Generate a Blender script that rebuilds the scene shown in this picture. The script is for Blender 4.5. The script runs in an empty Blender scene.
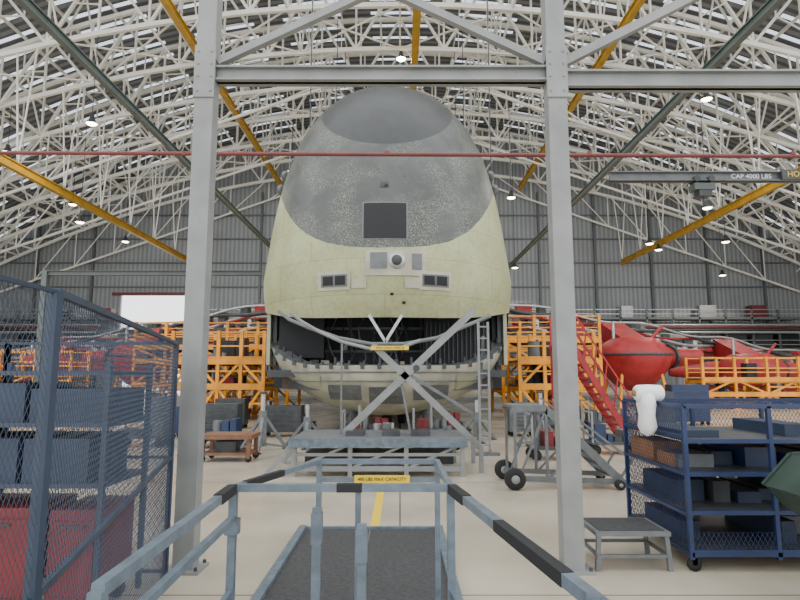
import bpy, math, random
from mathutils import Vector, Matrix
random.seed(4)
S=bpy.context.scene
COL=S.collection

# ---------------------------------------------------------------- materials
def mat(name,col,rough=0.5,metal=0.0,noise=0.0,nscale=4.0,bump=0.0,emit=0.0):
    m=bpy.data.materials.new(name); m.use_nodes=True
    nt=m.node_tree; b=nt.nodes['Principled BSDF']
    b.inputs['Roughness'].default_value=rough
    b.inputs['Metallic'].default_value=metal
    c=(col[0],col[1],col[2],1)
    b.inputs['Base Color'].default_value=c
    tc=nt.nodes.new('ShaderNodeTexCoord')
    if noise>0 or bump>0:
        n=nt.nodes.new('ShaderNodeTexNoise'); n.inputs['Scale'].default_value=nscale
        n.inputs['Detail'].default_value=6
        nt.links.new(tc.outputs['Object'],n.inputs['Vector'])
        if noise>0:
            r=nt.nodes.new('ShaderNodeValToRGB')
            r.color_ramp.elements[0].position=0.3; r.color_ramp.elements[1].position=0.7
            r.color_ramp.elements[0].color=(col[0]*(1-noise),col[1]*(1-noise),col[2]*(1-noise),1)
            r.color_ramp.elements[1].color=(min(1,col[0]*(1+noise)),min(1,col[1]*(1+noise)),min(1,col[2]*(1+noise)),1)
            nt.links.new(n.outputs['Fac'],r.inputs['Fac'])
            nt.links.new(r.outputs['Color'],b.inputs['Base Color'])
        if bump>0:
            bp=nt.nodes.new('ShaderNodeBump'); bp.inputs['Strength'].default_value=bump
            nt.links.new(n.outputs['Fac'],bp.inputs['Height'])
            nt.links.new(bp.outputs['Normal'],b.inputs['Normal'])
    if emit>0:
        b.inputs['Emission Color'].default_value=c
        b.inputs['Emission Strength'].default_value=emit
    return m

M={}
M['steel']=mat('painted_grey_steel',(0.22,0.23,0.225),0.45,0,0.16,3)
M['rail']=mat('blue_grey_rail',(0.12,0.155,0.19),0.4,0.1,0.25,12)
M['black']=mat('black_foam',(0.010,0.011,0.013),0.7)
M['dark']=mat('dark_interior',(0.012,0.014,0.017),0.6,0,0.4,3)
M['darkgrey']=mat('dark_grey_metal',(0.045,0.05,0.054),0.5,0.1,0.3,6)
M['midgrey']=mat('mid_grey_metal',(0.13,0.14,0.145),0.5,0.1,0.2,6)
M['truss']=mat('cream_truss_paint',(0.86,0.83,0.75),0.6,0,0.08,0.4)
M['yellow']=mat('crane_yellow',(0.52,0.29,0.02),0.5,0,0.2,1)
M['orange']=mat('dock_orange_yellow',(0.75,0.29,0.008),0.5,0,0.3,1.5)
M['red']=mat('red_cover',(0.33,0.016,0.018),0.5,0,0.3,2,0.2)
M['redpipe']=mat('red_pipe',(0.15,0.028,0.028),0.45,0,0.2,2)
M['redbox']=mat('red_cabinet_paint',(0.14,0.010,0.014),0.45,0,0.2,4)
M['blue']=mat('rack_blue',(0.011,0.025,0.08),0.45,0,0.2,5)
M['cage']=mat('cage_blue_grey',(0.03,0.045,0.075),0.5,0.1,0.15,5)
M['bin']=mat('bin_blue_grey',(0.018,0.032,0.062),0.6,0,0.3,3)
M['card']=mat('cardboard',(0.36,0.17,0.045),0.8,0,0.2,5)
M['cream']=mat('cream_primer_panel',(0.40,0.39,0.30),0.5,0,0.22,2)
M['white']=mat('white_plastic',(0.85,0.85,0.85),0.4,0,0.04,8,0.2)
M['green']=mat('dark_green_paint',(0.018,0.04,0.03),0.5,0,0.25,5)
M['wood']=mat('brown_wood',(0.17,0.08,0.04),0.6,0,0.3,6)
M['rubber']=mat('rubber_tread',(0.042,0.042,0.044),0.75,0,0.35,30,0.3)
M['tyre']=mat('tyre_rubber',(0.012,0.012,0.012),0.8)
M['sign']=mat('sign_yellow',(0.75,0.52,0.02),0.5)
M['wing']=mat('wing_primer',(0.18,0.195,0.15),0.5,0,0.35,1)
M['silver']=mat('silver_hose',(0.42,0.43,0.43),0.35,0.5,0.2,6)
M['lamp']=mat('lamp_glow',(1.0,0.86,0.62),0.5,0,0,1,0,18)
M['lampw']=mat('lamp_glow_white',(1.0,0.97,0.9),0.5,0,0,1,0,70)
M['jib']=mat('grey_green_beam',(0.08,0.10,0.095),0.5,0,0.15,3)
M['sky']=mat('translucent_roof_panel',(0.80,0.89,1.0),0.5,0,0.0,3,0,1.25)

def stripes_mat(name,c1,c2,axis,scale,rough=0.6,bump=0.4):
    m=bpy.data.materials.new(name); m.use_nodes=True
    nt=m.node_tree;b=nt.nodes['Principled BSDF'];b.inputs['Roughness'].default_value=rough
    tc=nt.nodes.new('ShaderNodeTexCoord')
    w=nt.nodes.new('ShaderNodeTexWave'); w.bands_direction=axis; w.inputs['Scale'].default_value=scale
    nt.links.new(tc.outputs['Object'],w.inputs['Vector'])
    n=nt.nodes.new('ShaderNodeTexNoise'); n.inputs['Scale'].default_value=0.25; n.inputs['Detail'].default_value=5
    nt.links.new(tc.outputs['Object'],n.inputs['Vector'])
    r=nt.nodes.new('ShaderNodeValToRGB'); r.color_ramp.elements[0].position=0.35; r.color_ramp.elements[1].position=0.6
    r.color_ramp.elements[0].color=(*c1,1); r.color_ramp.elements[1].color=(*c2,1)
    nt.links.new(w.outputs['Fac'],r.inputs['Fac'])
    mx=nt.nodes.new('ShaderNodeMix'); mx.data_type='RGBA'; mx.blend_type='MULTIPLY'; mx.inputs['Factor'].default_value=0.35
    nt.links.new(r.outputs['Color'],mx.inputs['A']); nt.links.new(n.outputs['Fac'],mx.inputs['B'])
    nt.links.new(mx.outputs['Result'],b.inputs['Base Color'])
    bp=nt.nodes.new('ShaderNodeBump'); bp.inputs['Strength'].default_value=bump
    nt.links.new(w.outputs['Fac'],bp.inputs['Height']); nt.links.new(bp.outputs['Normal'],b.inputs['Normal'])
    return m
M['deck']=stripes_mat('roof_deck',(0.13,0.135,0.15),(0.28,0.30,0.33),'Y',0.35)
M['wall']=stripes_mat('corrugated_wall',(0.27,0.285,0.30),(0.38,0.40,0.41),'X',0.5)
M['wallside']=stripes_mat('corrugated_wall_side',(0.27,0.285,0.30),(0.38,0.40,0.41),'Y',0.5)

def floor_mat():
    m=bpy.data.materials.new('polished_concrete'); m.use_nodes=True
    nt=m.node_tree;b=nt.nodes['Principled BSDF']
    tc=nt.nodes.new('ShaderNodeTexCoord')
    n=nt.nodes.new('ShaderNodeTexNoise'); n.inputs['Scale'].default_value=0.6; n.inputs['Detail'].default_value=8
    nt.links.new(tc.outputs['Object'],n.inputs['Vector'])
    r=nt.nodes.new('ShaderNodeValToRGB'); r.color_ramp.elements[0].position=0.3; r.color_ramp.elements[1].position=0.7
    r.color_ramp.elements[0].color=(0.38,0.335,0.255,1); r.color_ramp.elements[1].color=(0.54,0.485,0.38,1)
    nt.links.new(n.outputs['Fac'],r.inputs['Fac'])
    br=nt.nodes.new('ShaderNodeTexBrick'); br.offset=0; br.inputs['Scale'].default_value=1
    br.inputs['Brick Width'].default_value=4.5; br.inputs['Row Height'].default_value=4.5
    br.inputs['Mortar Size'].default_value=0.012
    br.inputs['Color1'].default_value=(1,1,1,1);br.inputs['Color2'].default_value=(0.95,0.95,0.95,1);br.inputs['Mortar'].default_value=(0.4,0.4,0.4,1)
    nt.links.new(tc.outputs['Object'],br.inputs['Vector'])
    mx=nt.nodes.new('ShaderNodeMix'); mx.data_type='RGBA'; mx.blend_type='MULTIPLY'; mx.inputs['Factor'].default_value=1
    nt.links.new(r.outputs['Color'],mx.inputs['A']); nt.links.new(br.outputs['Color'],mx.inputs['B'])
    nt.links.new(mx.outputs['Result'],b.inputs['Base Color'])
    r2=nt.nodes.new('ShaderNodeMapRange'); r2.inputs['To Min'].default_value=0.10; r2.inputs['To Max'].default_value=0.32
    nt.links.new(n.outputs['Fac'],r2.inputs['Value']); nt.links.new(r2.outputs['Result'],b.inputs['Roughness'])
    return m
M['floor']=floor_mat()

# ---------------------------------------------------------------- builder
class B:
    def __init__(s,name,mats):
        s.name=name; s.mats=[M[k] for k in mats]; s.keys=list(mats); s.v=[]; s.f=[]; s.mi=[]; s.sm=[]
    def k(s,m): return s.keys.index(m) if m in s.keys else 0
    def add(s,vs,fs,m=None,smooth=False):
        o=len(s.v); s.v+= [tuple(x) for x in vs]
        for f in fs: s.f.append([o+i for i in f]); s.mi.append(s.k(m) if m else 0); s.sm.append(smooth)
    def box(s,x0,x1,y0,y1,z0,z1,m=None):
        vs=[(x0,y0,z0),(x1,y0,z0),(x1,y1,z0),(x0,y1,z0),(x0,y0,z1),(x1,y0,z1),(x1,y1,z1),(x0,y1,z1)]
        s.add(vs,[(0,3,2,1),(4,5,6,7),(0,1,5,4),(1,2,6,5),(2,3,7,6),(3,0,4,7)],m)
    def beam(s,p,q,w,h=None,m=None,up=(0,0,1)):
        h=h or w; p=Vector(p);q=Vector(q); d=(q-p)
        if d.length<1e-6: return
        d.normalize(); u=Vector(up)
        if abs(d.dot(u))>0.98: u=Vector((0,1,0))
        a=d.cross(u).normalized(); c=a.cross(d).normalized()
        vs=[]
        for e in (p,q):
            for i,j in ((-1,-1),(1,-1),(1,1),(-1,1)): vs.append(e+a*i*w/2+c*j*h/2)
        s.add(vs,[(0,1,2,3),(7,6,5,4),(0,4,5,1),(1,5,6,2),(2,6,7,3),(3,7,4,0)],m)
    def tube(s,p,q,r,m=None,n=10,r2=None):
        r2=r if r2 is None else r2
        p=Vector(p);q=Vector(q);d=(q-p)
        if d.length<1e-6: return
        d.normalize(); u=Vector((0,0,1)) if abs(d.z)<0.95 else Vector((0,1,0))
        a=d.cross(u).normalized(); c=a.cross(d).normalized(); vs=[]
        for e,rr in ((p,r),(q,r2)):
            for i in range(n):
                t=2*math.pi*i/n; vs.append(e+a*rr*math.cos(t)+c*rr*math.sin(t))
        s.add(vs,[(i,(i+1)%n,n+(i+1)%n,n+i) for i in range(n)],m,True)
        s.add(vs,[tuple(range(n))[::-1],tuple(range(n,2*n))],m)
    def path(s,pts,r,m=None,n=8):
        pts=[Vector(p) for p in pts]; rings=[]
        for i,p in enumerate(pts):
            d=(pts[min(i+1,len(pts)-1)]-pts[max(i-1,0)]).normalized()
            u=Vector((0,0,1)) if abs(d.z)<0.9 else Vector((0,1,0))
            a=d.cross(u).normalized(); c=a.cross(d).normalized()
            rings.append([p+a*r*math.cos(2*math.pi*k/n)+c*r*math.sin(2*math.pi*k/n) for k in range(n)])
        vs=[x for R in rings for x in R]; fs=[]
        for i in range(len(pts)-1):
            for k in range(n): fs.append((i*n+k,i*n+(k+1)%n,(i+1)*n+(k+1)%n,(i+1)*n+k))
        s.add(vs,fs,m,True)
        s.add(rings[0],[tuple(range(n))],m); s.add(rings[-1],[tuple(range(n))],m)
    def lathe(s,c,prof,m=None,n=24,axis='Z'):
        vs=[];fs=[]
        for (r,h) in prof:
            for k in range(n):
                t=2*math.pi*k/n
                if axis=='Z': vs.append((c[0]+r*math.cos(t),c[1]+r*math.sin(t),c[2]+h))
                elif axis=='Y': vs.append((c[0]+r*math.cos(t),c[1]+h,c[2]+r*math.sin(t)))
                else: vs.append((c[0]+h,c[1]+r*math.cos(t),c[2]+r*math.sin(t)))
        for i in range(len(prof)-1):
            for k in range(n): fs.append((i*n+k,i*n+(k+1)%n,(i+1)*n+(k+1)%n,(i+1)*n+k))
        s.add(vs,fs,m,True)
    def wire(s,o,u,v,nu,nv,r=0.003,m=None):
        o=Vector(o);u=Vector(u);v=Vector(v)
        for i in range(nu+1): s.beam(o+u*i/nu,o+u*i/nu+v,r*2,r*2,m)
        for j in range(nv+1): s.beam(o+v*j/nv,o+v*j/nv+u,r*2,r*2,m)
    def diamond(s,o,u,v,sp=0.06,r=0.003,m=None):
        o=Vector(o);u=Vector(u);v=Vector(v);W=u.length;H=v.length;U=u.normalized();V=v.normalized()
        sl=1.7
        for sg in (1,-1):
            t=-H/sl if sg>0 else 0
            end=W if sg>0 else W+H/sl
            while t<end:
                x0=t; x1=t+sg*H/sl
                def at(x): return (x-x0)/(x1-x0)
                lo,hi=0.0,1.0
                t0,t1=at(0),at(W)
                if t0>t1:t0,t1=t1,t0
                lo=max(lo,t0);hi=min(hi,t1)
                if hi-lo>0.005:
                    P=o+U*(x0+(x1-x0)*lo)+V*(H*lo);Q=o+U*(x0+(x1-x0)*hi)+V*(H*hi)
                    s.beam(P,Q,r*2,r*2,m)
                t+=sp
    def build(s,parent=None):
        me=bpy.data.meshes.new(s.name); me.from_pydata(s.v,[],s.f)
        for m in s.mats: me.materials.append(m)
        me.polygons.foreach_set('material_index',s.mi); me.polygons.foreach_set('use_smooth',s.sm)
        me.update()
        o=bpy.data.objects.new(s.name,me); COL.objects.link(o)
        if parent: o.parent=parent
        return o

def text(body,loc,size,m,parent,name='lettering',rot=(math.pi/2,0,0)):
    c=bpy.data.curves.new(name,'FONT'); c.body=body; c.size=size; c.align_x='CENTER'; c.align_y='CENTER'; c.extrude=0.001
    c.materials.append(M[m]); o=bpy.data.objects.new(name,c); o.location=loc; o.rotation_euler=rot; COL.objects.link(o); o.parent=parent
    return o

# ---------------------------------------------------------------- room
b=B('floor',['floor']); b.box(-60,60,-8,84,-0.3,0); b.build()
WB=82.0
b=B('wall_back',['wall'])
b.box(-60,-39.8,WB,WB+0.4,0,41); b.box(-29.5,60,WB,WB+0.4,0,41); b.box(-39.8,-29.5,WB,WB+0.4,12.9,41)
b.build()
b=B('trim_door_lintel',['redpipe']); b.box(-41,-28.5,WB-0.25,WB-0.02,12.9,13.3); b.build()
b=B('trim_wall_girts',['midgrey'])
for z in (14,17.5,21,24.5): b.box(-56,56,WB-0.3,WB-0.02,z,z+0.18)
for x in range(-52,57,8):
    if not -41<x<-29: b.box(x-0.15,x+0.15,WB-0.45,WB-0.02,0,28)
b.build()
b=B('wall_left',['wallside']); b.box(-60.4,-60,26,84,0,24); b.build()
b=B('wall_right',['wallside']); b.box(60,60.4,26,84,0,24); b.build()
# service gallery along the back wall
def gallery(x0,x1):
    b=B('service_gallery',['midgrey','darkgrey','dark','silver','redpipe','orange'])
    y0=79.0
    for z in (5.0,9.2):
        b.box(x0,x1,y0,81.4,z,z+0.3,'midgrey')
        for dz in (0.7,1.3): b.box(x0,x1,y0,y0+0.1,z+dz,z+dz+0.1,'silver')
    random.seed(int(abs(x0)))
    x=x0
    while x<x1:
        b.box(x-0.12,x+0.12,y0,y0+0.24,0,10.6,'midgrey')
        if random.random()<0.7: b.box(x+0.4,x+random.uniform(1.5,3),y0+0.6,81,9.5,9.5+random.uniform(0.8,1.8),random.choice(('darkgrey','dark','redpipe','silver')))
        if random.random()<0.8: b.box(x+0.3,x+3,y0+0.6,81,5.3,5.3+random.uniform(1,3),random.choice(('darkgrey','dark','midgrey')))
        if random.random()<0.8: b.box(x+0.3,x+3.2,y0+0.4,81,0,random.uniform(1,4),random.choice(('darkgrey','dark','midgrey')))
        x+=3.6
    for j in range(4): b.tube((x0,y0-0.2-0.25*j,8.4-0.35*j),(x1,y0-0.2-0.25*j,8.4-0.35*j),0.16,('silver','redpipe','darkgrey','silver')[j],8)
    b.build()
gallery(-28.5,-5); gallery(5,55); gallery(-56,-41)

def zb(x): return 31.0-0.0043*x*x
def zt(x): return 38.0-0.0056*x*x
b=B('ceiling',['deck','truss','sky'])
xs=[-60+3*i for i in range(41)]
Y0=27
y=Y0
while y<84:
    for (ya,yb_,m) in ((y,y+1.75,'deck'),(y+1.75,y+2.2,'sky')):
        vs=[]
        for x in xs: vs+=[(x,ya,zt(x)+0.6),(x,yb_,zt(x)+0.6),(x,ya,zt(x)+0.9),(x,yb_,zt(x)+0.9)]
        for i in range(40):
            a=4*i;c=a+4
            mm='deck' if (m=='deck' or (i%3==0)) else 'sky'
            b.add([vs[a],vs[a+1],vs[c+1],vs[c],vs[a+2],vs[a+3],vs[c+3],vs[c+2]],[(0,1,2,3),(4,7,6,5)],mm)
    y+=2.2
for x in [-58+4*i for i in range(30)]:
    b.beam((x,Y0,zt(x)+0.4),(x,82,zt(x)+0.4),0.14,0.3,'truss')
b.build()

def truss_mesh():
    b=B('roof_truss',['truss'])
    P=[-60+4*i for i in range(31)]
    for i in range(30):
        x0,x1=P[i],P[i+1]
        b.beam((x0,0,zb(x0)),(x1,0,zb(x1)),0.3,0.38)
        b.beam((x0,0,zt(x0)),(x1,0,zt(x1)),0.3,0.36)
        xm=(x0+x1)/2
        b.beam((x0,0,zb(x0)),(x0,0,zt(x0)),0.17,0.17)
        if i%2==0: b.beam((x0,0,zb(x0)),(x1,0,zt(x1)),0.22,0.22)
        else: b.beam((x0,0,zt(x0)),(x1,0,zb(x1)),0.22,0.22)
        mz=(zb(xm)+zt(xm))/2
        b.beam((xm,0,mz),(x1 if i%2==0 else x0,0,(zb(x1)+zt(x1))/2-0.6),0.1,0.1)
        b.beam((xm,0,mz),(xm,0,zt(xm)),0.1,0.1)
    return b
first=None
ys=[30.4+6.3*i for i in range(9)]
for y in ys:
    if first is None:
        first=truss_mesh().build(); first.location=(0,y,0)
    else:
        o=bpy.data.objects.new('roof_truss',first.data); o.location=(0,y,0); COL.objects.link(o)
b=B('roof_bracing',['truss'])
for x in range(-54,55,9):
    for i in range(len(ys)-1):
        y0,y1=ys[i],ys[i+1]
        b.beam((x,y0,zb(x)),(x,y1,zb(x)),0.16,0.16)
        b.beam((x,y0,zb(x)),(x,(y0+y1)/2,zt(x)),0.13,0.13)
        b.beam((x,(y0+y1)/2,zt(x)),(x,y1,zb(x)),0.13,0.13)
        if i%2==0 and x<54:
            b.beam((x,y0,zb(x)),(x+9,y1,zb(x+9)),0.12,0.12)
            b.beam((x+9,y0,zb(x+9)),(x,y1,zb(x)),0.12,0.12)
for i in (4,6,8):
    for sx in (-1,1):
        b.beam((sx*8,ys[i],zb(8)-0.3),(sx*57,ys[i],13.0),0.2,0.24)
        for k in range(1,9):
            x=8+49*k/9; zz=zb(8)-0.3+(13.3-zb(8))*k/9
            b.beam((sx*x,ys[i],zz),(sx*x,ys[i],zb(x)),0.11,0.11)
            b.beam((sx*x,ys[i],zz),(sx*(x-5),ys[i],zb(x-5)),0.12,0.12)
b.build()

def crane_rail(x,z,y0,y1,w=0.2):
    b=B('crane_rail',['yellow','truss'])
    b.box(x-w,x+w,y0,y1,z-0.08,z+0.04); b.box(x-w,x+w,y0,y1,z+0.55,z+0.62); b.box(x-0.05,x+0.05,y0,y1,z,z+0.6)
    for y in ys:
        if y0<=y<=y1:
            b.beam((x,y,z+0.6),(x-0.8,y,zb(x)),0.1,0.1,'truss'); b.beam((x,y,z+0.6),(x+0.8,y,zb(x)),0.1,0.1,'truss')
    b.build()
crane_rail(-16.8,28,29,81); crane_rail(17.2,28,29,81); crane_rail(1.3,29,29,60,0.3)
crane_rail(-29.5,17.2,29,81); crane_rail(31.5,17.2,29,81)

def lamp(x,y,z,bright=False):
    e=bpy.data.objects.new('high_bay_lamp',None); COL.objects.link(e)
    mm='lampw' if bright else 'lamp'
    b=B('shade',['darkgrey',mm])
    b.lathe((x,y,z),[(0.05,0.75),(0.16,0.7),(0.2,0.4),(0.42,0.05),(0.44,0.0)],'darkgrey',16)
    b.tube((x,y,z+0.7),(x,y,max(z+0.9,zb(x))),0.03,'darkgrey',6)
    b.lathe((x,y,z),[(0.0,-0.1),(0.3,-0.06),(0.4,0.03),(0.3,0.15),(0.0,0.2)],mm,16)
    b.build(e)
    l=bpy.data.lights.new('bulb','SPOT'); l.energy=2500; l.spot_size=math.radians(140); l.color=(1,0.93,0.82); l.shadow_soft_size=0.4
    o=bpy.data.objects.new('bulb',l); o.location=(x,y,z-0.2); COL.objects.link(o); o.parent=e
lamp(0.1,49.3,30.0,True)
for x,y,z in [(-34.8,49.3,21.2),(26.9,49.3,16.1),(27.2,61.9,15.8),(-36,61.9,20.2),(-31.5,55.6,16.5),(-33,68.2,17.5),(31,68.2,16.5),(35.5,61.9,16),(11,55.6,19),(-12,61.9,24),(15,74.5,15.5),(42,74.5,14.5),(-24,43,21),(24,43,23)]:
    lamp(x,y,z)

# ---------------------------------------------------------------- aircraft
CX=-0.38; YB=18.3; ZC=4.4; TOP=10.8
def hw(z):
    if z>=ZC:
        t=min(1,(z-ZC)/(TOP-ZC)); return 3.83*(1-0.25*t)*max(0,(1-t**4))**0.47
    s=(ZC-z)/1.1; return 3.83*(1-0.03*s*s)
def dep(z):
    if z>=ZC:
        t=min(1,(z-ZC)/(TOP-ZC)); return 4.2*max(0,(1-t**2.2))**0.5
    s=(ZC-z)/1.1; return 4.2*(1-0.07*s*s)
def surf(x,z,off=0.0):
    q=max(-1,min(1,(x-CX)/max(hw(z),1e-3))); a=math.asin(q)
    return YB-dep(z)*math.cos(a)**0.95-off

def skin_mat():
    m=bpy.data.materials.new('aircraft_skin'); m.use_nodes=True
    nt=m.node_tree; L=nt.links; b=nt.nodes['Principled BSDF']; b.inputs['Roughness'].default_value=0.4
    tc=nt.nodes.new('ShaderNodeTexCoord'); sp=nt.nodes.new('ShaderNodeSeparateXYZ'); L.new(tc.outputs['Object'],sp.inputs[0])
    def mth(op,a,b_=None):
        n=nt.nodes.new('ShaderNodeMath'); n.operation=op
        for i,v in enumerate((a,b_)):
            if v is None: continue
            if isinstance(v,(int,float)): n.inputs[i].default_value=v
            else: L.new(v,n.inputs[i])
        return n.outputs[0]
    def noise(sc,d=6):
        n=nt.nodes.new('ShaderNodeTexNoise'); n.inputs['Scale'].default_value=sc; n.inputs['Detail'].default_value=d; L.new(tc.outputs['Object'],n.inputs['Vector']); return n.outputs['Fac']
    def ramp(f,p0,c0,p1,c1):
        r=nt.nodes.new('ShaderNodeValToRGB'); r.color_ramp.elements[0].position=p0; r.color_ramp.elements[1].position=p1
        r.color_ramp.elements[0].color=(*c0,1); r.color_ramp.elements[1].color=(*c1,1); L.new(f,r.inputs['Fac']); return r.outputs['Color']
    def mix(f,a,b_,bt='MIX'):
        n=nt.nodes.new('ShaderNodeMix'); n.data_type='RGBA'; n.blend_type=bt
        if isinstance(f,(int,float)): n.inputs['Factor'].default_value=f
        else: L.new(f,n.inputs['Factor'])
        L.new(a,n.inputs['A']); L.new(b_,n.inputs['B']); return n.outputs['Result']
    x=mth('SUBTRACT',sp.outputs['X'],CX); z=sp.outputs['Z']
    x2=mth('MULTIPLY',x,x); x4=mth('MULTIPLY',x2,x2)
    wob=mth('MULTIPLY',mth('SUBTRACT',noise(3),0.5),0.08)
    zbnd=mth('ADD',mth('ADD',mth('MULTIPLY',x4,0.017),mth('MULTIPLY',x2,0.05)),4.75)
    grey=mth('GREATER_THAN',mth('ADD',z,wob),zbnd)
    e1=mth('DIVIDE',x2,1.92**2); dz=mth('SUBTRACT',z,9.3); e2=mth('DIVIDE',mth('MULTIPLY',dz,dz),1.66**2)
    oval=mth('LESS_THAN',mth('ADD',e1,e2),1.0)
    prim=ramp(noise(0.8),0.3,(0.33,0.35,0.18),0.72,(0.47,0.48,0.29))
    greyc=ramp(noise(1.4),0.3,(0.050,0.056,0.054),0.7,(0.082,0.088,0.083))
    chips=ramp(noise(34,4),0.52,(0,0,0),0.60,(1,1,1))
    edge=mth('SUBTRACT',z,zbnd)
    nn_=mth('ADD',noise(1.3,5),mth('MULTIPLY',mth('LESS_THAN',edge,0.6),0.08))
    bandr=ramp(nn_,0.40,(0,0,0),0.58,(1,1,1))
    cf=nt.nodes.new('ShaderNodeMix'); cf.data_type='RGBA'; cf.blend_type='MULTIPLY'; cf.inputs['Factor'].default_value=1
    L.new(chips,cf.inputs['A']); L.new(bandr,cf.inputs['B'])
    fac=mth('MULTIPLY',mth('MULTIPLY',cf.outputs['Result'],mth('LESS_THAN',z,9.0)),0.8)
    chipc=ramp(noise(5),0.3,(0.20,0.21,0.16),0.7,(0.29,0.30,0.23))
    greyc=mix(fac,greyc,chipc)
    ovc=ramp(noise(3),0.3,(0.022,0.025,0.025),0.7,(0.034,0.038,0.037))
    br=nt.nodes.new('ShaderNodeTexBrick'); br.inputs['Scale'].default_value=1; br.inputs['Brick Width'].default_value=1.9; br.inputs['Row Height'].default_value=0.9
    br.inputs['Mortar Size'].default_value=0.012; br.inputs['Color1'].default_value=(1,1,1,1); br.inputs['Color2'].default_value=(0.92,0.94,0.9,1); br.inputs['Mortar'].default_value=(0.72,0.73,0.66,1)
    cm=nt.nodes.new('ShaderNodeCombineXYZ'); L.new(x,cm.inputs[0]); L.new(z,cm.inputs[1]); L.new(cm.outputs[0],br.inputs['Vector'])
    prim=mix(0.9,prim,br.outputs['Color'],'MULTIPLY')
    st=ramp(noise(9,7),0.35,(0.82,0.82,0.78),0.6,(1,1,1)); prim=mix(0.8,prim,st,'MULTIPLY')
    c=mix(grey,prim,greyc); c=mix(oval,c,ovc); L.new(c,b.inputs['Base Color'])
    return m
M['skin']=skin_mat()
M['primer']=mat('green_yellow_primer',(0.36,0.37,0.25),0.45,0,0.15,1.3)

plane=bpy.data.objects.new('aircraft_nose_section',None); COL.objects.link(plane)
b=B('visor_shell',['skin','midgrey'])
zs=[3.25+ (ZC-3.25)*i/8 for i in range(8)]
zs+=[ZC+(TOP-ZC)*math.sin(math.pi/2*i/54) for i in range(55)]
NA=72; vs=[];fs=[]
for z in zs:
    for k in range(NA+1):
        a=-math.pi/2+math.pi*k/NA
        zz=z
        if z<ZC:
            low=3.05+0.45*abs(math.sin(a))**4
            zz=ZC-(ZC-z)*(ZC-low)/(ZC-3.25)
        x=CX+hw(zz)*math.sin(a); vs.append((x,YB-dep(zz)*max(0,math.cos(a))**0.95,zz))
n=NA+1
for i in range(len(zs)-1):
    for k in range(NA): fs.append((i*n+k,i*n+k+1,(i+1)*n+k+1,(i+1)*n+k))
b.add(vs,fs,'skin',True)
lip=[Vector(v) for v in vs[:n]]
ins=[Vector((CX+(p.x-CX)*0.95,YB-(YB-p.y)*0.94,p.z+0.02)) for p in lip]
ins2=[Vector((CX+(p.x-CX)*0.93,YB-(YB-p.y)*0.92,p.z+0.9)) for p in lip]
vv=lip+ins+ins2
b.add(vv,[(k,n+k,n+k+1,k+1) for k in range(NA)]+[(n+k,2*n+k,2*n+k+1,n+k+1) for k in range(NA)],'midgrey')
b.build(plane)

def lowhw(z):
    return 3.83*max(0,(1-((ZC-z)/3.95)**3.2))**0.5
b=B('fuselage_barrel',['primer','dark'])
ring=[]
for i in range(0,37):
    z=0.46+(ZC-0.46)*(1-math.cos(math.pi/2*i/36)); ring.append((lowhw(z),z))
for i in range(1,41):
    z=ZC+(TOP-ZC)*math.sin(math.pi/2*i/40); ring.append((hw(z),z))
loop=[(w,z) for w,z in ring]+[(-w,z) for w,z in ring[::-1]]
YS=[(YB-0.02,1.0),(22,1.0),(30,1.0),(44,1.0),(58,0.7)]
N=len(loop);vs=[];fs=[]
for y,sc in YS:
    for w,z in loop: vs.append((CX+w*sc,y,0.46+(z-0.46)*sc+(1-sc)*3))
for i in range(len(YS)-1):
    for k in range(N): fs.append((i*N+k,(i+1)*N+k,(i+1)*N+(k+1)%N,i*N+(k+1)%N))
b.add(vs,fs,'primer',True)
o=len(YS)-1
b.add([vs[o*N+k] for k in range(N)],[tuple(range(N))],'dark')
b.build(plane)
b=B('lower_lobe',['primer','cream','darkgrey','midgrey','silver'])
def ldep(z): 
    return 3.6*max(0,(1-((2.05-z)/1.75)**2.4))**0.5 if z<2.05 else 3.6
vs=[];fs=[]
lz=[0.5+(1.95-0.5)*i/22 for i in range(23)]
for z in lz:
    for k in range(NA+1):
        a=-math.pi/2+math.pi*k/NA
        zz=0.5+(z-0.5)*((1.85+0.95*abs(math.sin(a))**7-0.5)/(1.45))
        w=lowhw(min(zz,ZC))*0.995
        vs.append((CX+w*math.sin(a),YB-ldep(min(zz,2.05))*max(0,math.cos(a))**0.95,zz))
for i in range(len(lz)-1):
    for k in range(NA): fs.append((i*n+k,i*n+k+1,(i+1)*n+k+1,(i+1)*n+k))
b.add(vs,fs,'cream',True)
top=[Vector(v) for v in vs[-n:]]
inn=[Vector((CX+(p.x-CX)*0.88,YB-(YB-p.y)*0.86,p.z+0.03)) for p in top]
b.add(top+inn,[(k,n+k,n+k+1,k+1) for k in range(NA)],'midgrey')
inn2=[Vector((p.x,p.y,1.2)) for p in inn]
b.add(inn+inn2,[(k,n+k,n+k+1,k+1) for k in range(NA)],'darkgrey')
random.seed(3)
for k in range(5,NA-4,3):
    p=top[k]; q=inn[k]
    b.beam(p+Vector((0,-0.02,-0.09)),p+Vector((0,-0.02,0.05)),0.09,0.07,'darkgrey')
    h=random.uniform(0.08,0.22)
    b.tube(p+(q-p)*0.5,p+(q-p)*0.5+Vector((0,0,h)),0.035,'darkgrey',8)
def lobe_pt(x,z,off):
    a=math.asin(max(-1,min(1,(x-CX)/lowhw(z)))); return (x,YB-ldep(z)*math.cos(a)**0.95-off,z)
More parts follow.
